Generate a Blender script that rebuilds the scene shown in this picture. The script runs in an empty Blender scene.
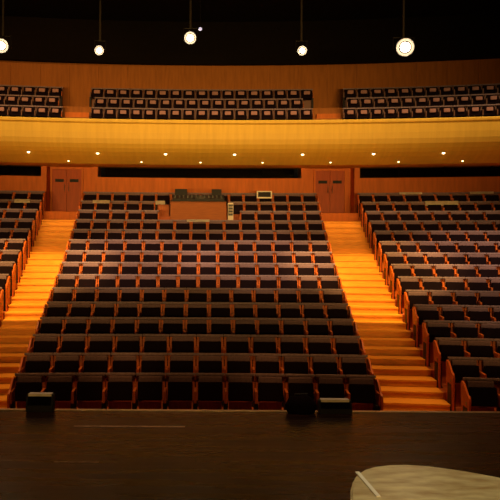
import bpy, bmesh, math, random
from mathutils import Vector, Matrix
random.seed(7)
S = bpy.context.scene
C = S.collection
F = 664.0; AX = 197.0; HZ = 250.0; ZC = 3.08      # focal length in px, axis column, horizon row, eye height
YC = -28.0                                        # centre of the concentric rows

# ---------------------------------------------------------------- camera
cd = bpy.data.cameras.new('camera'); cam = bpy.data.objects.new('camera', cd); C.objects.link(cam)
cam.location = (0, 0, ZC); cd.sensor_width = 36; cd.lens = F / 500 * 36
cd.shift_x = (250 - AX) / 500
cd.clip_end = 200
cam.rotation_euler = (math.radians(90), 0, 0)
cam.matrix_world = Matrix.Translation((0, 0, ZC)) @ Matrix.Rotation(math.radians(90), 4, 'X') @ Matrix.Rotation(math.radians(0.35), 4, 'Z')
S.camera = cam
# ---------------------------------------------------------------- world, exposure
w = bpy.data.worlds.new('world'); S.world = w; w.use_nodes = True
w.node_tree.nodes['Background'].inputs[0].default_value = (0.010, 0.006, 0.004, 1)
w.node_tree.nodes['Background'].inputs[1].default_value = 0.3
S.view_settings.view_transform = 'Standard'; S.view_settings.look = 'None'
S.view_settings.gamma = 1; S.view_settings.exposure = 0.0
S.view_settings.use_curve_mapping = False
# ---------------------------------------------------------------- lights of the hall and added fills
def spot(name, loc, target, power, col, size=60, blend=0.6, rad=0.15):
    l = bpy.data.lights.new(name, 'SPOT'); l.energy = power; l.color = col
    l.spot_size = math.radians(size); l.spot_blend = blend; l.shadow_soft_size = rad
    o = bpy.data.objects.new(name, l); C.objects.link(o); o.location = loc
    o.rotation_euler = (Vector(target) - Vector(loc)).to_track_quat('-Z', 'Y').to_euler()
    return o
WARM = (1.0, 0.62, 0.26)
AMB = (1.0, 0.56, 0.15)
WARM2 = (1.0, 0.60, 0.34)
AMB2 = (1.0, 0.45, 0.12)
# ceiling house lights (above the frame), aimed at the upper and middle rows
def strip_light(name, loc, target, sx_, sy_, power, col, spread=180):
    l = bpy.data.lights.new(name, 'AREA'); l.shape = 'RECTANGLE'; l.size = sx_; l.size_y = sy_; l.energy = power; l.color = col
    l.spread = math.radians(spread)
    o = bpy.data.objects.new(name, l); C.objects.link(o); o.location = loc
    o.rotation_euler = (Vector(target) - Vector(loc)).to_track_quat('-Z', 'Y').to_euler()
spot('house_and_fill_light', (-4.4, 12.6, 12.3), (-4.6, 18.1, 2.4), 12500, AMB, 28, 0.5)
spot('house_and_fill_light', (4.6, 12.6, 12.3), (4.75, 18.1, 2.4), 12500, AMB, 28, 0.5)
for hx in (-1.8, 1.8, 8.2, 11.5):
    spot('house_and_fill_light', (hx, 12.8, 12.3), (hx, 18.7, 2.6), 6800, WARM2, 29, 0.8)
for hx in (-6.0, -2.6, 0.0, 2.6, 5.6):
    spot('house_and_fill_light', (hx, 7.6, 12.3), (hx, 12.1, .4), 1300, AMB2, 20, 0.6)  # added unseen spots, brightening the wood of the first rows
spot('house_and_fill_light', (8.5, 11.5, 12.3), (8.0, 15.0, 1.6), 2600, WARM2, 34, 0.8)  # added unseen spot, lifting the dark rows on the right
spot('house_and_fill_light', (-7.8, 12.8, 12.3), (-7.8, 18.7, 2.6), 5500, WARM2, 29, 0.8)
spot('house_and_fill_light', (-4.2, 17.0, 12.3), (-4.0, 13.4, 0.5), 2600, AMB2, 36, 0.9)
spot('house_and_fill_light', (4.3, 17.0, 12.3), (4.2, 13.4, 0.5), 2600, AMB2, 36, 0.9)
# added unseen fills washing the balcony front and the wall behind it
strip_light('front_fill', (1.5, 18.6, 11.9), (1.5, 22.6, 6.6), 26, 0.3, 400, WARM, 75)
spot('wall_fill', (-7.5, 20.0, 12.2), (-6.5, 28.0, 9.2), 600, AMB2, 75, 0.9)
# added unseen fill behind the camera, brightening the balcony underside
strip_light('soffit_fill', (0, -5, 2.6), (0, 22, 6.8), 14, 0.5, 330, AMB, 32)
for hx in (-2.0, 1.4):
    spot('stage_edge_fill', (hx, 8.4, 12.3), (hx, 7.0, 1.4), 900, WARM2, 26, 0.8)  # added unseen spots for the stage lip and box tops
spot('stage_spot', (2.2, 1.0, 7.0), (0.95, 2.6, 2.0), 480, (1, 0.80, 0.45), 24, 0.6)

# ---------------------------------------------------------------- materials
def mat(name, col, rough=0.6, metal=0, noise=None, spec=0.5, bump=0, emit=None, estr=0, scale=(1, 1, 1), nscale=8, col2=None):
    m = bpy.data.materials.new(name); m.use_nodes = True
    nt = m.node_tree; b = nt.nodes['Principled BSDF']
    b.inputs['Base Color'].default_value = (*col, 1); b.inputs['Roughness'].default_value = rough
    b.inputs['Metallic'].default_value = metal; b.inputs['Specular IOR Level'].default_value = spec
    if emit: b.inputs['Emission Color'].default_value = (*emit, 1); b.inputs['Emission Strength'].default_value = estr
    tc = nt.nodes.new('ShaderNodeTexCoord'); mp = nt.nodes.new('ShaderNodeMapping'); mp.inputs['Scale'].default_value = scale
    nt.links.new(tc.outputs['Object'], mp.inputs['Vector'])
    nz = nt.nodes.new('ShaderNodeTexNoise'); nz.inputs['Scale'].default_value = nscale; nz.inputs['Detail'].default_value = 4
    nt.links.new(mp.outputs[0], nz.inputs['Vector'])
    if noise is None: noise = 0.15
    c2 = col2 or tuple(max(0, c * (1 - noise * 2)) for c in col)
    cr = nt.nodes.new('ShaderNodeValToRGB')
    cr.color_ramp.elements[0].position = 0.3; cr.color_ramp.elements[1].position = 0.7
    cr.color_ramp.elements[0].color = (*c2, 1); cr.color_ramp.elements[1].color = (*col, 1)
    nt.links.new(nz.outputs['Fac'], cr.inputs['Fac']); nt.links.new(cr.outputs['Color'], b.inputs['Base Color'])
    if bump:
        bp = nt.nodes.new('ShaderNodeBump'); bp.inputs['Strength'].default_value = bump
        nt.links.new(nz.outputs['Fac'], bp.inputs['Height']); nt.links.new(bp.outputs['Normal'], b.inputs['Normal'])
    return m
M = {}
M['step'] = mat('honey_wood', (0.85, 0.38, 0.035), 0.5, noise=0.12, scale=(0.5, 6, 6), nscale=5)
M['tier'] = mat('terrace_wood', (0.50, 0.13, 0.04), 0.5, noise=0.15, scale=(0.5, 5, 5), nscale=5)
M['fascia'] = mat('balcony_wood', (0.58, 0.37, 0.05), 0.5, noise=0.06, scale=(4, 0.4, 0.4), nscale=2)
M['soffit'] = mat('soffit_wood', (0.88, 0.52, 0.06), 0.6, noise=0.06, scale=(2, 0.5, 0.5), nscale=2)
M['wall'] = mat('red_wood_panelling', (0.62, 0.155, 0.012), 0.5, noise=0.12, scale=(5, 1, 0.6), nscale=2)
M['bwall'] = mat('dark_wood_panelling', (0.36, 0.125, 0.02), 0.6, noise=0.12, scale=(5, 1, 0.6), nscale=2)
M['door'] = mat('door_wood', (0.42, 0.07, 0.008), 0.45, noise=0.12, scale=(5, 1, 0.6), nscale=3)
M['black'] = mat('black_paint', (0.004, 0.003, 0.003), 0.9, spec=0.0)
M['ceil'] = mat('black_ceiling', (0.006, 0.004, 0.003), 0.9, spec=0.1)
M['fabric'] = mat('charcoal_fabric', (0.20, 0.13, 0.15), 0.9, noise=0.2, spec=0.15, nscale=60)
M['seatunder'] = mat('black_seat_fabric', (0.010, 0.005, 0.008), 0.9, noise=0.2, spec=0.04, nscale=60)
M['rail'] = mat('grey_top_edge', (0.24, 0.17, 0.20), 0.7, noise=0.15, spec=0.3, nscale=30)
M['seatwood'] = mat('seat_wood', (0.58, 0.14, 0.025), 0.45, noise=0.15, scale=(3, 3, 0.6), nscale=12)
M['endwood'] = mat('end_panel_wood', (0.60, 0.125, 0.015), 0.4, noise=0.15, scale=(3, 3, 0.6), nscale=10)
M['bhighlight'] = mat('rose_grey_highlight', (0.38, 0.20, 0.20), 0.7, noise=0.2, spec=0.4, nscale=40)  # highlight on the balcony seats, painted as a paler tone
M['darkwood'] = mat('dark_seat_wood', (0.14, 0.05, 0.025), 0.5)
M['leg'] = mat('black_steel', (0.007, 0.006, 0.007), 0.5, spec=0.2)
M['metal'] = mat('dull_metal', (0.30, 0.27, 0.22), 0.35, metal=1.0)
M['white'] = mat('white_paper', (0.75, 0.70, 0.62), 0.8, noise=0.04)
M['pale'] = mat('pale_cloth', (0.80, 0.70, 0.55), 0.9, noise=0.1)
M['desk'] = mat('desk_wood', (0.34, 0.09, 0.012), 0.5, noise=0.12, scale=(0.6, 3, 3), nscale=6)
M['knob'] = mat('grey_knob', (0.05, 0.045, 0.04), 0.5)
M['screen'] = mat('dark_screen', (0.006, 0.006, 0.008), 0.4, spec=0.1)
M['lens'] = mat('lit_lamp_lens', (1, 0.9, 0.7), 0.5, emit=(1, 0.88, 0.62), estr=30)
M['glowrim'] = mat('lit_reflector', (0.08, 0.04, 0.015), 0.5, emit=(1, 0.55, 0.15), estr=0.25)
M['diff'] = mat('lit_diffuser', (1, 0.8, 0.5), 0.5, emit=(1, 0.75, 0.4), estr=6)
M['cream'] = mat('mottled_cream_top', (0.70, 0.62, 0.36), 0.35, noise=0.2, nscale=7, col2=(0.36, 0.24, 0.10), scale=(1, 2.5, 1))
M['tape'] = mat('white_tape', (0.95, 0.93, 0.85), 0.4, noise=0.02)
M['lip'] = mat('stage_lip_metal', (0.55, 0.42, 0.26), 0.35, metal=0.6)
M['tablewood'] = mat('table_leg_wood', (0.20, 0.10, 0.04), 0.5)
# glass
g = bpy.data.materials.new('booth_glass'); g.use_nodes = True
gb = g.node_tree.nodes['Principled BSDF']; gb.inputs['Base Color'].default_value = (0.8, 0.85, 0.8, 1)
gb.inputs['Roughness'].default_value = 0.04; gb.inputs['Transmission Weight'].default_value = 1.0
gb.inputs['IOR'].default_value = 1.12
M['glass'] = g
for k_ in ('wall', 'door', 'seatwood', 'endwood', 'desk', 'bwall', 'step', 'soffit', 'fascia', 'tier'):
    M[k_].node_tree.nodes['Principled BSDF'].inputs['Specular IOR Level'].default_value = 0.2
# stage floor: glossy dark planks
def stage_mat():
    m = bpy.data.materials.new('dark_stage_planks'); m.use_nodes = True; nt = m.node_tree
    b = nt.nodes['Principled BSDF']; b.inputs['IOR'].default_value = 1.18; tc = nt.nodes.new('ShaderNodeTexCoord')
    br = nt.nodes.new('ShaderNodeTexBrick'); br.inputs['Scale'].default_value = 1.0
    br.inputs['Brick Width'].default_value = 2.4; br.inputs['Row Height'].default_value = 0.14
    br.inputs['Mortar Size'].default_value = 0.004
    br.inputs['Color1'].default_value = (0.055, 0.022, 0.010, 1); br.inputs['Color2'].default_value = (0.022, 0.009, 0.005, 1)
    br.inputs['Mortar'].default_value = (0.012, 0.006, 0.003, 1)
    nz = nt.nodes.new('ShaderNodeTexNoise'); nz.inputs['Scale'].default_value = 1.6; nz.inputs['Detail'].default_value = 8
    mp = nt.nodes.new('ShaderNodeMapping'); mp.inputs['Scale'].default_value = (0.5, 6, 1)
    nt.links.new(tc.outputs['Object'], br.inputs['Vector']); nt.links.new(tc.outputs['Object'], mp.inputs[0]); nt.links.new(mp.outputs[0], nz.inputs['Vector'])
    mx = nt.nodes.new('ShaderNodeMixRGB'); mx.blend_type = 'MULTIPLY'; mx.inputs[0].default_value = 0.7
    nt.links.new(br.outputs['Color'], mx.inputs[1]); nt.links.new(nz.outputs['Fac'], mx.inputs[2])
    nt.links.new(mx.outputs[0], b.inputs['Base Color'])
    mr = nt.nodes.new('ShaderNodeMapRange'); mr.inputs['To Min'].default_value = 0.12; mr.inputs['To Max'].default_value = 0.45
    nt.links.new(nz.outputs['Fac'], mr.inputs['Value']); nt.links.new(mr.outputs[0], b.inputs['Roughness'])
    return m
M['stage'] = stage_mat()

# ---------------------------------------------------------------- helpers
def pol(s, d):
    """arc length s along the row at depth d -> x, y"""
    R = d - YC; a = s / R
    return R * math.sin(a), R * math.cos(a) + YC
def sx(px, d):                                    # lateral position seen in column px at depth d (on the curved row)
    s = (px - AX) * d / F
    for _ in range(4):
        x, y = pol(s, d); s += (px - AX) * y / F - x
    return s
def obj(name, bm, m, parent=None, bevel=0, smooth=False):
    me = bpy.data.meshes.new(name); bmesh.ops.recalc_face_normals(bm, faces=bm.faces); bm.to_mesh(me); bm.free()
    for mm in (m if isinstance(m, (list, tuple)) else [m]): me.materials.append(mm)
    if smooth:
        for p in me.polygons: p.use_smooth = True
    o = bpy.data.objects.new(name, me); C.objects.link(o)
    if parent: o.parent = parent
    return o
def tag(o, label, cat, group=None):
    o['label'] = label; o['category'] = cat
    if group: o['group'] = group
    return o
def thing(name, label, cat, loc=(0, 0, 0), rz=0, group=None):
    o = bpy.data.objects.new(name, None); C.objects.link(o); o.location = loc; o.rotation_euler = (0, 0, rz)
    o.empty_display_size = 0.1
    return tag(o, label, cat, group)
def struct(name, bm, m, parent=None):
    o = obj(name, bm, m, parent)
    if not parent: o['kind'] = 'structure'
    return o
def box(bm, x0, x1, y0, y1, z0, z1, mat_=None, bev=0):
    r = bmesh.ops.create_cube(bm, size=1)
    mtx = Matrix.Translation(((x0 + x1) / 2, (y0 + y1) / 2, (z0 + z1) / 2)) @ Matrix.Diagonal((x1 - x0, y1 - y0, z1 - z0, 1))
    if mat_ is not None: mtx = mat_ @ mtx
    bmesh.ops.transform(bm, matrix=mtx, verts=r['verts'])
    if bev:
        es = list({e for v in r['verts'] for e in v.link_edges})
        bmesh.ops.bevel(bm, geom=es, offset=bev, segments=2, affect='EDGES', profile=0.6)
    return bm
def cyl(bm, p0, p1, r0, r1=None, seg=16, caps=True):
    p0 = Vector(p0); p1 = Vector(p1); r1 = r0 if r1 is None else r1
    v = p1 - p0; q = v.to_track_quat('Z', 'Y').to_matrix().to_4x4()
    bmesh.ops.create_cone(bm, cap_ends=caps, segments=seg, radius1=r0, radius2=r1, depth=v.length, matrix=Matrix.Translation((p0 + p1) / 2) @ q)
    return bm
def arc(bm, d0, d1, z0, z1, s0, s1, n=24, tops=None):
    """solid curved block; s0/s1 numbers or functions of depth; tops=(z at d0, z at d1) lets top slope"""
    f0 = s0 if callable(s0) else (lambda d: s0); f1 = s1 if callable(s1) else (lambda d: s1)
    rings = []
    for k in range(n + 1):
        t = k / n; ring = []
        for (d, z) in ((d0, z0), (d1, z0), (d1, z1), (d0, z1)):
            s = f0(d) + (f1(d) - f0(d)) * t
            x, y = pol(s, d); ring.append(bm.verts.new((x, y, z)))
        rings.append(ring)
    for k in range(n):
        a, b = rings[k], rings[k + 1]
        for j in range(4): bm.faces.new((a[j], a[(j + 1) % 4], b[(j + 1) % 4], b[j]))
    bm.faces.new(rings[0]); bm.faces.new(rings[-1][::-1])
    return bm
def prof(bm, pts, s0, s1, n=40):
    """curved extrusion of a closed (depth, z) profile"""
    f0 = s0 if callable(s0) else (lambda d: s0); f1 = s1 if callable(s1) else (lambda d: s1)
    rings = [[bm.verts.new((*pol(f0(d) + (f1(d) - f0(d)) * k / n, d), z)) for d, z in pts] for k in range(n + 1)]
    m_ = len(pts)
    for k in range(n):
        a, b = rings[k], rings[k + 1]
        for j in range(m_): bm.faces.new((a[j], a[(j + 1) % m_], b[(j + 1) % m_], b[j]))
    bm.faces.new(rings[0]); bm.faces.new(rings[-1][::-1])
    return bm
B = bmesh.new

# ---------------------------------------------------------------- hall geometry
NR = 15; RD = 0.95; D1 = 11.6
def dep(k): return D1 + RD * k
def flo(k): return max(0.0, -0.016 + 0.2142 * k + 0.00675 * k * k)
cl = lambda d: -3.20 - 0.0833 * (d - D1)          # centre block, left and right edges
cr_ = lambda d: 3.17 + 0.100 * (d - D1)
lr = lambda d: -4.16 - 0.110 * (d - D1)           # left block's aisle edge
rl = lambda d: 4.53 + 0.103 * (d - D1)            # right block's aisle edge
WL, WR = -13.0, 16.0
ZTOP = flo(14)                                    # landing level
DW = 25.75                                        # rear stalls wall
ZL = ZTOP + 0.14
DR = 26.35                                        # recessed door wall
SZ = 1.33; SE = 7.2                               # stage level, stage edge

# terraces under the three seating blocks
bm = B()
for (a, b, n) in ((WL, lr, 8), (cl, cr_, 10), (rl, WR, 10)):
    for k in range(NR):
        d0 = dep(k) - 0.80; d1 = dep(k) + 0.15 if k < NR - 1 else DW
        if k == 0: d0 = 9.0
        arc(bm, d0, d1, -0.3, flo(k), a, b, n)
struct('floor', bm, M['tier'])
# pit floor between stage and first row
struct('floor_pit', box(B(), -13, 16, 6.8, 11.2, -0.4, -0.02), M['tier'])

# two aisle staircases
def staircase(label, a, b):
    t = thing('aisle_staircase', label, 'staircase', (0, 0, 0), 0, 'wooden aisle staircases')
    for k in range(NR):
        d0 = dep(k) - 0.80; dm = dep(k) - 0.325; d1 = dep(k) + 0.15
        if k == 0: d0 = 9.2
        if k < NR - 1:
            for (p, q, z) in ((d0, dm, flo(k)), (dm, d1, (flo(k) + flo(k + 1)) / 2)):
                bm = B(); arc(bm, p, q, -0.3, z, (lambda d: a(d) + 0.004), (lambda d: b(d) - 0.004), 4)
                arc(bm, p - 0.02, p + 0.03, z - 0.03, z + 0.004, (lambda d: a(d) + 0.004), (lambda d: b(d) - 0.004), 4)  # nosing
                obj('step', bm, M['step'], t)
    bm = B(); arc(bm, dep(14) - 0.62, DW - 0.02, ZTOP - 0.4, ZL, (lambda d: a(d) + 0.004), (lambda d: b(d) - 0.004), 4)
    obj('landing', bm, M['wall'], t)
    return t
staircase('honey wood aisle stairs left of the centre block, rising to red doors', lr, cl)
staircase('honey wood aisle stairs right of the centre block, rising to red doors', cr_, rl)

# rear stalls wall with booth windows, broken by two door recesses
ZS = 6.29
WZ0, WZ1 = 5.87, 6.30
rec = ((lr(DW), cl(DW)), (cr_(DW), rl(DW)))       # recess openings
rec = ((sx(46, DW), sx(92, DW)), (sx(306, DW), sx(354, DW)))
segs = ((WL, rec[0][0]), (rec[0][1], rec[1][0]), (rec[1][1], WR))
bm = B()
for (a, b) in segs:
    arc(bm, DW, DW + 0.2, ZTOP - 0.4, WZ0, a, b, 20)
    arc(bm, DW + 0.0, DW + 0.2, WZ1, 6.6, a, b, 20)
for (a, b) in rec:                                 # recess side walls and back
    arc(bm, DW + 0.0, DR + 0.2, ZTOP - 0.4, 6.6, a - 0.2, a, 4); arc(bm, DW + 0.0, DR + 0.2, ZTOP - 0.4, 6.6, b, b + 0.2, 4)
    arc(bm, DR + 0.06, DR + 0.26, ZTOP - 0.4, 6.6, a - 0.2, b + 0.2, 4)
struct('wall_rear', bm, M['wall'])
bm = B()                                          # dark booth room behind the glass
for (a, b) in segs:
    arc(bm, DW + 1.6, DW + 1.7, 5.5, 6.6, a + .25, b - .25, 20); arc(bm, DW + 0.22, DW + 1.7, 5.5, 5.55, a + .25, b - .25, 20)
    arc(bm, DW + 0.22, DW + 1.7, 6.5, 6.55, a + .25, b - .25, 20)
struct('wall_booth', bm, M['black'])
wn = 1
for (a, b) in segs:
    bm = B()
    arc(bm, DW + 0.02, DW + 0.10, WZ0, WZ0 + 0.035, a, b, 16); arc(bm, DW + 0.02, DW + 0.10, WZ1 - 0.035, WZ1, a, b, 16)
    n = max(2, round((b - a) / 1.6))
    for j in range(n + 1):
        s = a + (b - a) * j / n; s = min(max(s, a + 0.02), b - 0.02)
        arc(bm, DW + 0.02, DW + 0.10, WZ0, WZ1, s - 0.02, s + 0.02, 1)
    wo = struct('window_%d' % wn, bm, M['black']); wn += 1
    bm = B(); arc(bm, DW + 0.05, DW + 0.06, WZ0 + .036, WZ1 - .036, a + .042, b - .042, 16); obj('pane', bm, M['glass'], wo)
bm = B()
for (a, b) in rec: arc(bm, DW - 0.019, DR + .05, ZTOP - .4, ZL - .001, a + .002, b - .002, 4)
struct('floor_landing', bm, M['wall'])
# doors
dn = 1
for (a, b) in rec:
    m_ = sx(66.5 if a < 0 else 329.5, DR)
    for sg in (-1, 1):
        x0, x1 = (m_ - 0.56, m_ - 0.008) if sg < 0 else (m_ + 0.008, m_ + 0.56)
        bm = B(); arc(bm, DR - 0.01, DR + 0.05, ZL + 0.01, 6.22, x0, x1, 1)
        do = struct('door_%d' % dn, bm, M['door']); dn += 1
        xc = (x0 + x1) / 2
        bm = B(); arc(bm, DR - 0.02, DR - 0.012, 5.72, 5.84, xc - 0.17, xc + 0.17, 1); obj('door_window', bm, M['screen'], do)
        hx = m_ + sg * 0.08
        bm = B(); X, Y = pol(hx, DR - 0.06); cyl(bm, (X, Y, ZL + .9), (X, Y, ZL + 1.2), 0.012, seg=8)
        for zz in (.92, 1.18): cyl(bm, (X, Y, ZL + zz), (X, Y + .06, ZL + zz), 0.01, seg=8)
        obj('door_handle', bm, M['metal'], do)
    bm = B(); arc(bm, DR - 0.03, DR + 0.05, ZL, 6.26, m_ - 0.63, m_ - 0.565, 1); arc(bm, DR - 0.03, DR + 0.05, ZL, 6.26, m_ + 0.565, m_ + 0.63, 1)
    arc(bm, DR - 0.03, DR + 0.05, 6.225, 6.26, m_ - 0.63, m_ + 0.63, 1)
    struct('trim_%d' % (dn // 2), bm, M['wall'])

# balcony: curved front, sloping soffit, stepped floor
DB = 22.3
bm = B()
PR = [(DB, 7.446), (DB - 0.04, 7.40), (DB - 0.04, 7.34), (DB, 7.30), (DB, 7.0), (DB + .02, 6.80), (DB + .07, 6.64), (DB + .15, 6.50), (DB + .26, 6.39)]
prof(bm, PR + [(DB + .46, 6.28), (DB + .70, 6.18), (23.3, 6.07), (23.5, 6.08), (23.5, 6.7), (DB + .25, 7.0), (DB + 0.22, 7.446)], WL, WR, 60)
struct('wall_balcony', bm, M['fascia'])
bm = B()
prof(bm, [(23.5, 6.08), (DR + 0.3, 6.10 + (DR + .3 - 23.5) * .0756), (DR + 0.3, 6.75), (23.5, 6.7)], WL, WR, 60)
struct('ceiling_soffit', bm, M['soffit'])
BD = [24.6, 25.6, 26.6]; BZ = [7.42, 8.02, 8.62]
bm = B()
arc(bm, DB + .2, 24.0, 6.7, 7.0, WL, WR, 40)
for d, z in zip(BD, BZ):
    arc(bm, d - 0.7, d + 0.3 if d < 26 else 28.2, 6.7, z - .02, WL, WR, 40)
struct('floor_balcony', bm, M['bwall'])
bm = B()
arc(bm, 28.0, 28.2, 6.7, 10.85, WL, WR, 60)
s = WL + 0.4
while s < WR - .3:                                # raised vertical battens
    arc(bm, 27.97, 28.0, 8.62, 10.85, s, s + 0.03, 1); s += 1.2
struct('wall_back', bm, M['bwall'])
# balcony aisle steps
def balcony_steps(label, a, b):
    t = thing('balcony_steps', label, 'steps', (0, 0, 0), 0, 'balcony aisle steps')
    zp = 7.0
    for i, (d, z) in enumerate(zip(BD, BZ)):
        zz = (zp + z) / 2
        bm = B(); arc(bm, d - 1.0, d - 0.705, zp - (0.02 if i else 0), zz, a, b, 2); obj('step', bm, M['wall'], t)
        zp = z
# ceiling and upper parts
struct('ceiling', box(B(), -13.2, 16.2, -8, 30, 12.6, 12.8), M['ceil'])
bm = B(); arc(bm, 27.7, 28.2, 10.85, 12.6, WL, WR, 40); struct('wall_bulkhead', bm, M['ceil'])
struct('wall_left', box(B(), -13.2, -13.0, -8, 30, -0.4, 12.6), M['bwall'])
struct('wall_right', box(B(), 16.0, 16.2, -8, 30, -0.4, 12.6), M['bwall'])
# stage
bm = B(); prof(bm, [(-8, SZ), (-8, SZ - 0.3), (SE, SZ - 0.3), (SE, SZ)], WL, WR, 1)
bm.free()
bm = box(B(), WL, WR, -8, SE, SZ - 0.25, SZ)
struct('stage_floor', bm, M['stage'])
struct('trim_1_stage_front' if False else 'trim_3', box(B(), WL, WR, SE, SE + 0.06, SZ - 0.25, SZ + 0.006), M['lip'])
struct('wall_stage', box(B(), WL, WR, SE - 0.1, SE, -0.4, SZ - 0.25), M['black'])

# ---------------------------------------------------------------- seats
def seat_proto(fab, under, rail, wood):
    t = bpy.data.objects.new('theatre_seat', None); C.objects.link(t); t.empty_display_size = 0.1
    T = Matrix.Translation((0, 0, 0.42)) @ Matrix.Rotation(math.radians(-9), 4, 'X') @ Matrix.Translation((0, 0, -0.42))
    P = {}
    P['back_panel'] = obj('back_panel', box(B(), -.264, .264, 0.0, .022, .44, .87, T, .006), wood, t)
    P['backrest'] = obj('backrest', box(B(), -.218, .218, -.085, -.001, .46, .872, T, .03), fab, t)
    P['top_edge'] = obj('top_edge', box(B(), -.268, .268, -.06, .03, .874, .925, T, .014), rail, t)
    U = Matrix.Translation((0, -.16, 0.42)) @ Matrix.Rotation(math.radians(-14), 4, 'X') @ Matrix.Translation((0, .16, -0.42))
    P['seat_cushion'] = obj('seat_cushion', box(B(), -.222, .222, -.235, -.125, .48, .80, U, .028), under, t)
    P['base_panel'] = obj('base_panel', box(B(), -.208, .205, -.05, -.03, .02, .44), wood, t)
    P['armrest'] = obj('armrest', box(B(), -.290, -.246, -.34, -.0, .475, .68, None, .008), wood, t)
    P['leg'] = obj('leg', box(box(B(), -.305, -.23, -.33, -.06, .012, .475), -.32, -.215, -.36, -.02, 0, .012), M['leg'], t)
    return t, P
def arm_right(wood, t): return obj('armrest', box(B(), .247, .267, -.34, -.0, .475, .68, None, .006), wood, t)
def leg_right(t): return obj('leg', box(box(B(), .20, .266, -.33, -.06, .012, .475), .19, .267, -.36, -.02, 0, .012), M['leg'], t)
proto, PP = seat_proto(M['fabric'], M['seatunder'], M['rail'], M['seatwood'])
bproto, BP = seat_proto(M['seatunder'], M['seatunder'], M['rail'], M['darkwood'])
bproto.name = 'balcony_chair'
BP['seat_highlight'] = obj('seat_highlight', box(B(), -.125, .125, -.30, -.24, .63, .77, None, .028), M['bhighlight'], bproto)  # lit cushion edge as a paler block, highlight put into the colour
ex_arm = arm_right(M['seatwood'], None); ex_leg = leg_right(None)
def end_bm(sg):
    bm = B(); x0, x1 = sorted((sg * .268, sg * .300))
    pts = [(-.40, .0), (-.02, .0), (.04, .40), (.085, .84), (.03, .87), (-.10, .84), (-.30, .70), (-.42, .66), (-.44, .60), (-.42, .3)]
    a = [bm.verts.new((x0, y, z)) for y, z in pts]; b = [bm.verts.new((x1, y, z)) for y, z in pts]
    bm.faces.new(a); bm.faces.new(b[::-1])
    for i in range(len(pts)): bm.faces.new((a[i], a[(i + 1) % len(pts)], b[(i + 1) % len(pts)], b[i]))
    return bm
ends = {sg: obj('end_panel', end_bm(sg), M['endwood']) for sg in (-1, 1)}
def lb(sg):
    bm = B(); x0, x1 = sorted((sg * .300, sg * .306)); box(bm, x0, x1, -.30, -.24, .52, .57); return bm
lamps = {sg: obj('row_plate', lb(sg), M['metal']) for sg in (-1, 1)}
ORD = ['first', 'second', 'third', 'fourth', 'fifth', 'sixth', 'seventh', 'eighth', 'ninth', 'tenth', 'eleventh', 'twelfth',
       'thirteenth', 'fourteenth', 'fifteenth', 'sixteenth', 'seventeenth', 'eighteenth', 'nineteenth']
first = {}
def place(pr, s, d, z, wscale, label, group, end=0, last=False):
    x, y = pol(s, d)
    r = pr.copy(); C.objects.link(r)
    r.location = (x, y, z); r.rotation_euler = (0, 0, -s / (d - YC)); r.scale = (wscale, 1, 1)
    r['label'] = label; r['category'] = 'seat'; r['group'] = group
    for ch in PROT[pr.name]:
        if end == -1 and ch.name.split('.')[0] == 'leg': pass
        c = ch.copy(); C.objects.link(c); c.parent = r
    if last or end == 1:
        for e in (ex_arm, ex_leg):
            c = e.copy(); C.objects.link(c); c.parent = r
    if end:
        c = ends[end].copy(); C.objects.link(c); c.parent = r
        q = lamps[end].copy(); C.objects.link(q); q.parent = c
    return r
PROT = {proto.name: list(PP.values()), bproto.name: list(BP.values())}
LAT = {}
seats = []
for k in range(NR):
    d = dep(k); z = flo(k); rowt = ORD[k]
    L, Rr = cl(d) + .05, cr_(d) - .05
    n = round((Rr - L + .1) / 0.548); p = (Rr - L) / n
    for j in range(n):
        s = L + p * (j + .5)
        if k in (12, 13) and -1.30 < s < 1.25: continue       # space of the control desk
        e = -1 if j == 0 else (1 if j == n - 1 else 0)
        seats.append(place(proto, s, d, z, (p - .006) / .536, 'black theatre seat in the centre block, %s row from the front, %s from the left' % (rowt, ORD[j]),
              'theatre seats of the centre block', e))
    p = 0.55
    a = rl(d) + .05; j = 0
    while True:
        s = a + p * (j + .5); x, y = pol(s, d)
        if AX + F * (x - .25) / y > 502: break
        seats.append(place(proto, s, d, z, (p - .006) / .536, 'black theatre seat in the right block, %s row from the front, %s from the aisle' % (rowt, ORD[j]),
              'theatre seats of the right block', -1 if j == 0 else 0)); j += 1
    a = lr(d) - .05; j = 0
    while True:
        s = a - p * (j + .5); x, y = pol(s, d)
        if AX + F * (x + .27) / y < -1: break
        seats.append(place(proto, s, d, z, (p - .006) / .536, 'black theatre seat in the left block, %s row from the front, %s from the aisle' % (rowt, ORD[j]),
              'theatre seats of the left block', 1 if j == 0 else 0)); j += 1
BN = ['front', 'middle', 'rear']
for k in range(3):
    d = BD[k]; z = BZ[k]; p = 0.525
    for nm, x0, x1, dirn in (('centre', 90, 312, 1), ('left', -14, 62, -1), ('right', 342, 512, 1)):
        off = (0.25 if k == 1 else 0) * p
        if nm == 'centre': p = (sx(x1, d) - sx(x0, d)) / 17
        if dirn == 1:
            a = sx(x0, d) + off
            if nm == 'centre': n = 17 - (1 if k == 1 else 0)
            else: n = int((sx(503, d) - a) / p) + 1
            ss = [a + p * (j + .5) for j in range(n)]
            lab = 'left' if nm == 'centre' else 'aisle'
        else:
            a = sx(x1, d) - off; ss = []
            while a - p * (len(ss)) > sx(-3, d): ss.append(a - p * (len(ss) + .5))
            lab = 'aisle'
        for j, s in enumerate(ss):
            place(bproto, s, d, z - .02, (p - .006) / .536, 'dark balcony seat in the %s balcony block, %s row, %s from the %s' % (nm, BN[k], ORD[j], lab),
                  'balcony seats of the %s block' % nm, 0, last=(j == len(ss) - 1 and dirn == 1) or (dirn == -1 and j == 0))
for pr, parts in ((proto, PP), (bproto, BP)):
    for c in parts.values(): bpy.data.objects.remove(c)
    bpy.data.objects.remove(pr)
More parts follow.
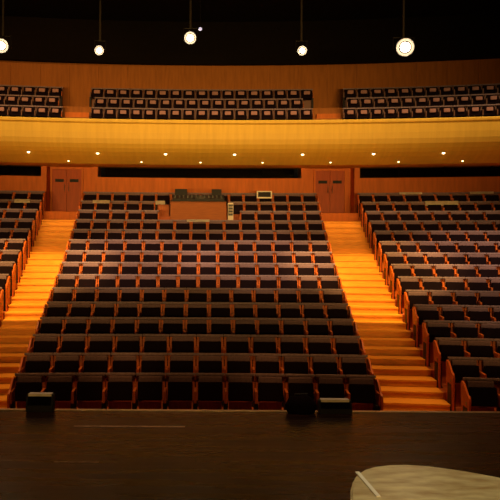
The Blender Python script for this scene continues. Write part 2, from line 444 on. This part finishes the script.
for o in (ex_arm, ex_leg, *ends.values(), *lamps.values()): bpy.data.objects.remove(o)
balcony_steps('short wooden steps in the gap left of the centre balcony seats', sx(64, 25.6), sx(88, 25.6))
balcony_steps('short wooden steps in the gap right of the centre balcony seats', sx(316, 25.6), sx(340, 25.6))

# ---------------------------------------------------------------- control desk in the centre block
dz = flo(12); dd = dep(12) - 0.78
t = thing('control_desk', 'orange wooden sound control desk standing among the upper centre rows', 'desk', (0, dd, dz))
x0, x1 = sx(170, dd), sx(226, dd)
zt = 4.70
obj('front_panel', box(B(), x0, x1, 0, .04, 0, zt - dz, None, .005), M['desk'], t)
obj('side_panel', box(B(), x0, x0 + .04, .045, .90, 0, zt - dz), M['desk'], t)
obj('side_panel', box(B(), x1 - .04, x1, .045, .90, 0, zt - dz), M['desk'], t)
obj('desk_top', box(B(), x0 - .02, x1 + .02, -.03, .90, zt - dz + .001, zt - dz + .035, None, .005), M['leg'], t)
zt += .036
mx = thing('mixing_console', 'long black mixing console lying on the wooden control desk', 'console', ((x0 + x1) / 2, dd + .42, zt))
W = (x1 - x0) / 2 - .06
bm = B()
pts = [(-.33, 0), (.36, 0), (.36, .22), (.26, .24), (-.33, .07)]
a = [bm.verts.new((-W, y, z)) for y, z in pts]; b = [bm.verts.new((W, y, z)) for y, z in pts]
bm.faces.new(a); bm.faces.new(b[::-1])
for i in range(5): bm.faces.new((a[i], a[(i + 1) % 5], b[(i + 1) % 5], b[i]))
obj('body', bm, M['leg'], mx)
for j in range(12):
    bm = B(); x = -W + .1 + (2 * W - .2) * j / 11
    for q in range(3): box(bm, x - .02, x + .02, -.25 + .15 * q, -.22 + .15 * q, .10 + .043 * q, .125 + .043 * q)
    obj('fader', bm, M['knob'], mx)
def monitor(label, x, y, z, w, h, frame, group=None):
    t = thing('display_screen', label, 'screen', (x, y, z), 0, group)
    obj('stand', box(box(B(), -.09, .09, -.06, .07, 0, .015), -.02, .02, .02, .04, .015, .16), M['leg'], t)
    obj('casing', box(B(), -w / 2, w / 2, -.015, .018, .10, .10 + h, None, .006), frame, t)
    obj('screen', box(B(), -w / 2 + .02, w / 2 - .02, -.019, -.0155, .12, .08 + h), M['screen'], t)
monitor('small black screen on the left end of the sound control desk', sx(180, dd), dd + .84, zt, .42, .36, M['leg'], 'screens on the control desk')
monitor('small black screen on the right end of the sound control desk', sx(217, dd), dd + .84, zt, .34, .36, M['leg'], 'screens on the control desk')
# pale slim rack beside the desk
xr = sx(229, 23.4)
t = thing('equipment_rack', 'slim pale equipment rack standing right of the sound control desk', 'rack', (xr, dep(12) - .35, dz))
obj('body', box(B(), -.09, .09, -.25, .2, .05, 1.15, None, .01), M['pale'], t)
obj('base', box(B(), -.11, .11, -.27, .22, 0, .05), M['leg'], t)
for j in range(4): obj('drawer', box(B(), -.075, .075, -.262, -.251, .72 + .1 * j, .80 + .1 * j), M['knob'], t)
# paper sheets and cloths on the seat tops
def sheet(name, label, cat, px, k, w, m, h=.10, grp=None):
    d = dep(k); s = sx(px, d); x, y = pol(s, d); z = flo(k)
    bm = B(); n = 10
    prf = [(-.075, .925 - h), (-.072, .934), (.068 + .04, .934), (.112, .90)]
    rows = []
    for i in range(n + 1):
        u = -w / 2 + w * i / n; r = random.uniform(-.006, .006)
        rows.append([bm.verts.new((u, yy + .0 + r * (zz < .93), zz + (r if zz < .9 else 0))) for yy, zz in prf])
    for i in range(n):
        for j in range(3): bm.faces.new((rows[i][j], rows[i][j + 1], rows[i + 1][j + 1], rows[i + 1][j]))
    bmesh.ops.solidify(bm, geom=bm.faces[:], thickness=.004)
    o = obj(name, bm, m); o.location = (x, y, z); o.rotation_euler = (0, 0, -s / (d - YC))
    return tag(o, label, cat, grp)
sheet('pale_cloth', 'pale cloth draped over left block seats near the left aisle', 'cloth', 22, 13, .55, M['pale'], .13)
sheet('pale_cloth', 'wide pale cloth over upper seats in the right block', 'cloth', 441, 13, 1.1, M['pale'], .15)
sheet('pale_cloth', 'pale cloth on the rearmost row of the right block near aisle', 'cloth', 410, 14, .8, M['pale'], .07)
sheet('pale_cloth', 'pale cloth on the rearmost row by the right picture edge', 'cloth', 481, 14, .8, M['pale'], .07)
sheet('pale_cloth', 'pale cloth over two upper seats at the centre block left end', 'cloth', 101, 13, .6, M['pale'], .10)
sheet('paper_sheet', 'white paper sheet on a seat top left of the control desk', 'paper', 160, 13, .34, M['white'], .13)
sheet('paper_sheet', 'long white paper on seat tops right below the control desk panel', 'paper', 198, 11, .75, M['white'], .07)
# white framed screen on the rear centre row
d = dep(14) - .52; s = sx(264, d); x, y = pol(s, d)
t = thing('framed_screen', 'small dark screen with white frame standing before the rear centre row', 'screen', (x, y, ZTOP))
obj('base', box(B(), -.12, .12, -.1, .1, 0, .02), M['leg'], t)
obj('pole', cyl(B(), (0, 0, .02), (0, 0, .72), .015, seg=10), M['leg'], t)
obj('frame', box(B(), -.28, .28, -.02, .02, .68, .95, None, .005), M['white'], t)
obj('screen', box(B(), -.235, .235, -.026, -.0205, .73, .91), M['screen'], t)

# ---------------------------------------------------------------- hanging lamps facing the stage
def hanging_lamp(label, px, py, d, r, estr_m, power):
    x = (px - AX) * d / F; z = ZC + (HZ - py) * d / F
    t = thing('hanging_spotlight', label, 'lamp', (x, d, 12.6), 0, 'spotlights hanging below the dark ceiling')
    zz = z - 12.6
    aim = (Vector((0, 0, ZC)) - Vector((x, d, z))).normalized()
    q = Matrix.Translation((0, 0, zz)) @ aim.to_track_quat('-Z', 'Y').to_matrix().to_4x4()
    bm = B(); cyl(bm, (0, 0, .02), (0, 0, .34), r * 1.25, r * .9, 20, caps=False); 
    cyl(bm, (0, 0, .34), (0, 0, .38), r * .9, r * .5, 20)
    bmesh.ops.transform(bm, matrix=q, verts=bm.verts)
    obj('housing', bm, M['leg'], t)
    bm = B(); cyl(bm, (0, 0, .03), (0, 0, .10), r * 1.2, r * .85, 20, caps=False); bmesh.ops.transform(bm, matrix=q, verts=bm.verts)
    obj('reflector', bm, M['glowrim'], t)
    bm = B(); bmesh.ops.create_uvsphere(bm, u_segments=16, v_segments=8, radius=r * .66); bmesh.ops.scale(bm, vec=(1, 1, .4), verts=bm.verts)
    bmesh.ops.transform(bm, matrix=q @ Matrix.Translation((0, 0, .08)), verts=bm.verts); obj('lens', bm, M['lens'], t, smooth=True)
    rr = r * 1.45
    bm = B(); cyl(bm, (-rr, 0, 0.0), (-rr, 0, .3), .012, seg=8); cyl(bm, (rr, 0, 0.0), (rr, 0, .3), .012, seg=8); cyl(bm, (-rr, 0, .3), (rr, 0, .3), .012, seg=8)
    bmesh.ops.transform(bm, matrix=Matrix.Translation((0, .15, zz)), verts=bm.verts)
    obj('yoke', bm, M['leg'], t)
    obj('drop_pole', cyl(B(), (0, .15, zz + .3), (0, .15, 0), .03, seg=10), M['polem'], t)
    so = spot('lamp_beam', (x, d - .25, z), (x * .6, 2, 1), power, WARM, 70, .8, .08)
    so.parent = None
M['polem'] = mat('dark_pole', (0.02, 0.014, 0.01), 0.6, noise=.1)
hanging_lamp('bright spotlight cut by the left picture edge', 0, 47, 17.5, .15, 1, 60)
hanging_lamp('small lit spotlight, second from the left', 98, 51, 17.5, .10, 1, 30)
hanging_lamp('lit spotlight in the middle, the highest hanging one', 189, 38, 17.5, .13, 1, 50)
hanging_lamp('small lit spotlight, second from the right', 301, 50, 17.5, .10, 1, 30)
hanging_lamp('largest and brightest spotlight, far right', 404, 46, 17.5, .19, 1, 90)
# tiny indicator fixture beside the middle lamp
x, z = (199 - AX) * 17.4 / F, ZC + (HZ - 29) * 17.4 / F
t = thing('small_ceiling_lamp', 'tiny bluish white lamp just above the middle spotlight', 'lamp', (x, 17.4, 12.6))
obj('drop_pole', cyl(B(), (0, 0, z - 12.6 + .05), (0, 0, 0), .008, seg=6), M['leg'], t)
M['blue'] = mat('lit_blue_white_lens', (.8, .8, 1), .5, emit=(.7, .7, 1), estr=0.7)
bm = B(); bmesh.ops.create_uvsphere(bm, u_segments=12, v_segments=8, radius=.045); bmesh.ops.translate(bm, vec=(0, 0, z - 12.6), verts=bm.verts)
obj('bulb', bm, M['blue'], t, smooth=True)
# recessed downlights under the balcony
def soff(d):
    q = [(DB + .15, 6.50), (DB + .26, 6.39), (DB + .46, 6.28), (DB + .70, 6.18), (23.3, 6.07)]
    for (a, u), (b, v) in zip(q, q[1:]):
        if a <= d <= b: return u + (v - u) * (d - a) / (b - a)
def downlight(label, px, d, power, r=.05):
    s = sx(px, d); x, y = pol(s, d); z = soff(d)
    t = thing('recessed_downlight', label, 'ceiling light', (x, y, z), 0, 'downlights under the balcony')
    bm = B(); cyl(bm, (0, 0, -.012), (0, 0, .01), r * 1.4, seg=16); obj('trim_ring', bm, M['metal'], t)
    bm = B(); bmesh.ops.create_uvsphere(bm, u_segments=12, v_segments=8, radius=r); bmesh.ops.scale(bm, vec=(1, 1, .7), verts=bm.verts)
    bmesh.ops.translate(bm, vec=(0, 0, -.018), verts=bm.verts); obj('diffuser', bm, M['diff'], t, smooth=True)
    if power: spot('downlight_beam', (x, y, z - .06), (x, y + .35, z - 2), power, AMB, 150, .7, .05)
W7 = ['leftmost', 'second from left', 'third from left', 'middle', 'third from right', 'second from right', 'rightmost']
for i, px in enumerate((28, 97, 165, 234, 302, 373, 443)):
    downlight('small lit round downlight on the balcony underside, front row, %s' % W7[i], px, 22.62, 26)
for i, (px, nm) in enumerate(((68, 'at left door recess'), (141, 'left of the control desk'), (200, 'above the control desk'), (262, 'right of the control desk'), (330, 'at right door recess'), (398, 'right of that recess'), (462, 'near right edge'))):
    downlight('faint small downlight, rear row under the balcony, %s' % nm, px, 23.1, 22, .03)

# ---------------------------------------------------------------- things on the stage edge
def wedge(label, px0, px1, pytop, d, m_top, rz=0, tall=None):
    x0, x1 = (px0 - AX) * d / F, (px1 - AX) * d / F; w_ = (x1 - x0) / 2
    h = ZC - (pytop - HZ) * (d) / F - SZ
    t = thing('floor_monitor', label, 'speaker', ((x0 + x1) / 2, d, SZ), rz, 'black boxes at the stage edge')
    pts = [(-.065, 0), (.065, 0), (.065, h * .8), (.055, h), (-.02, h), (-.065, h * .35)]
    bm = B(); a = [bm.verts.new((-w_, y, z)) for y, z in pts]; b = [bm.verts.new((w_, y, z)) for y, z in pts]
    bm.faces.new(a); bm.faces.new(b[::-1])
    for i in range(6): bm.faces.new((a[i], a[(i + 1) % 6], b[(i + 1) % 6], b[i]))
    bmesh.ops.bevel(bm, geom=bm.edges[:], offset=.006, segments=2, affect='EDGES')
    obj('cabinet', bm, M['leg'], t)
    bm = B(); ang = math.atan2(.65 * h, .045)
    box(bm, -w_ + .02, w_ - .02, -.002, .006, .01, math.hypot(.045, .65 * h) - .02)
    bmesh.ops.transform(bm, matrix=Matrix.Translation((0, -.070, h * .35)) @ Matrix.Rotation(-(math.pi / 2 - ang), 4, 'X'), verts=bm.verts)
    obj('grille', bm, M['black'], t)
    obj('top_highlight', box(B(), -w_ * .85, w_ * .85, -.032, .05, h - .03, h + .008), m_top, t)  # pale lip, the top's highlight put into colour and shape
wedge('small black box with painted top highlight on the left stage edge', 28, 55, 395, 7.19, M['pale'])
wedge('black box with pale top and painted highlight on the stage edge before the right seats', 319, 352, 399, 7.185, M['pale'])
# dark bag left of it
t = thing('equipment_bag', 'slumped black bag on the stage edge, left of the pale topped box', 'bag', ((302 - AX) * 7.17 / F, 7.17, SZ))
bm = B(); bmesh.ops.create_icosphere(bm, subdivisions=3, radius=1)
for v in bm.verts:
    v.co.x *= .17; v.co.y *= .08; v.co.z = max(0, v.co.z * .13 + .07) + .012 * math.sin(v.co.x * 40) * (v.co.z > 0)
obj('bag_body', bm, M['seatunder'], t, smooth=True)
obj('handle', cyl(B(), (-.07, 0, .195), (.07, 0, .20), .012, seg=8), M['leg'], t)

# ---------------------------------------------------------------- cream table, bottom right
tz = SZ + .74
def gp(px, py, z): d = F * (ZC - z) / (py - HZ); return ((px - AX) * d / F, d)
outl = [gp(*p, tz) for p in ((352, 497), (352, 488), (354, 480), (358, 473), (365, 468.5), (375, 465.5), (390, 463.5), (408, 463), (430, 464.5), (455, 467.5), (480, 471.5), (505, 476), (525, 482), (540, 492), (545, 510), (540, 535), (520, 560), (470, 580), (420, 575), (380, 550), (360, 520))]
cx = sum(p[0] for p in outl) / len(outl); cy = sum(p[1] for p in outl) / len(outl)
t = thing('round_edged_table', 'cream mottled table with rounded corners at the bottom right of the stage', 'table', (cx, cy, SZ))
bm = B(); top = [bm.verts.new((x - cx, y - cy, .74)) for x, y in outl]; fc = bm.faces.new(top)
r_ = bmesh.ops.extrude_face_region(bm, geom=[fc]); bmesh.ops.translate(bm, vec=(0, 0, -.035), verts=[v for v in r_['geom'] if isinstance(v, bmesh.types.BMVert)])
bmesh.ops.bevel(bm, geom=[e for e in bm.edges if all(abs(v.co.z - .74) < 1e-5 for v in e.verts)], offset=.008, segments=3, affect='EDGES')
obj('table_top', bm, M['cream'], t)
for sxg in (-1, 1):
    for syg in (-1, 1):
        obj('leg', cyl(B(), (sxg * .24, syg * .16, 0), (sxg * .21, syg * .13, .705), .018, .028, 12), M['tablewood'], t)
p0 = gp(358.5, 470.5, tz + .004); p1 = gp(380, 495, tz + .004)
v = Vector((p1[0] - p0[0], p1[1] - p0[1], 0)); nrm = Vector((-v.y, v.x, 0)).normalized() * .009
bm = B(); vs = [Vector((*p0, 0)) + nrm, Vector((*p0, 0)) - nrm, Vector((*p1, 0)) - nrm, Vector((*p1, 0)) + nrm]
f_ = bm.faces.new([bm.verts.new((q.x, q.y, tz + .0005)) for q in vs])
r_ = bmesh.ops.extrude_face_region(bm, geom=[f_]); bmesh.ops.translate(bm, vec=(0, 0, .004), verts=[q for q in r_['geom'] if isinstance(q, bmesh.types.BMVert)])
tag(obj('tape_strip', bm, M['tape']), 'thin white strip lying across the cream table left corner', 'tape')
# stage tape marks
def strip(px0, px1, py, w_, label, m):
    x0, y0 = gp(px0, py, SZ); x1, y1 = gp(px1, py, SZ)
    tag(obj('floor_strip', box(B(), x0, x1, y0 - w_ / 2, y0 + w_ / 2, SZ + .0005, SZ + .003), m), label, 'tape', 'faint strips on the stage floor')
M['strip'] = mat('worn_tape', (0.50, 0.34, 0.22), 0.35, noise=.3, nscale=20)
strip(75, 186, 427, .03, 'faint worn strip on the dark stage, just behind the stage edge', M['strip'])
strip(55, 100, 463, .012, 'short faint scratch strip on the dark stage, lower left', M['strip'])
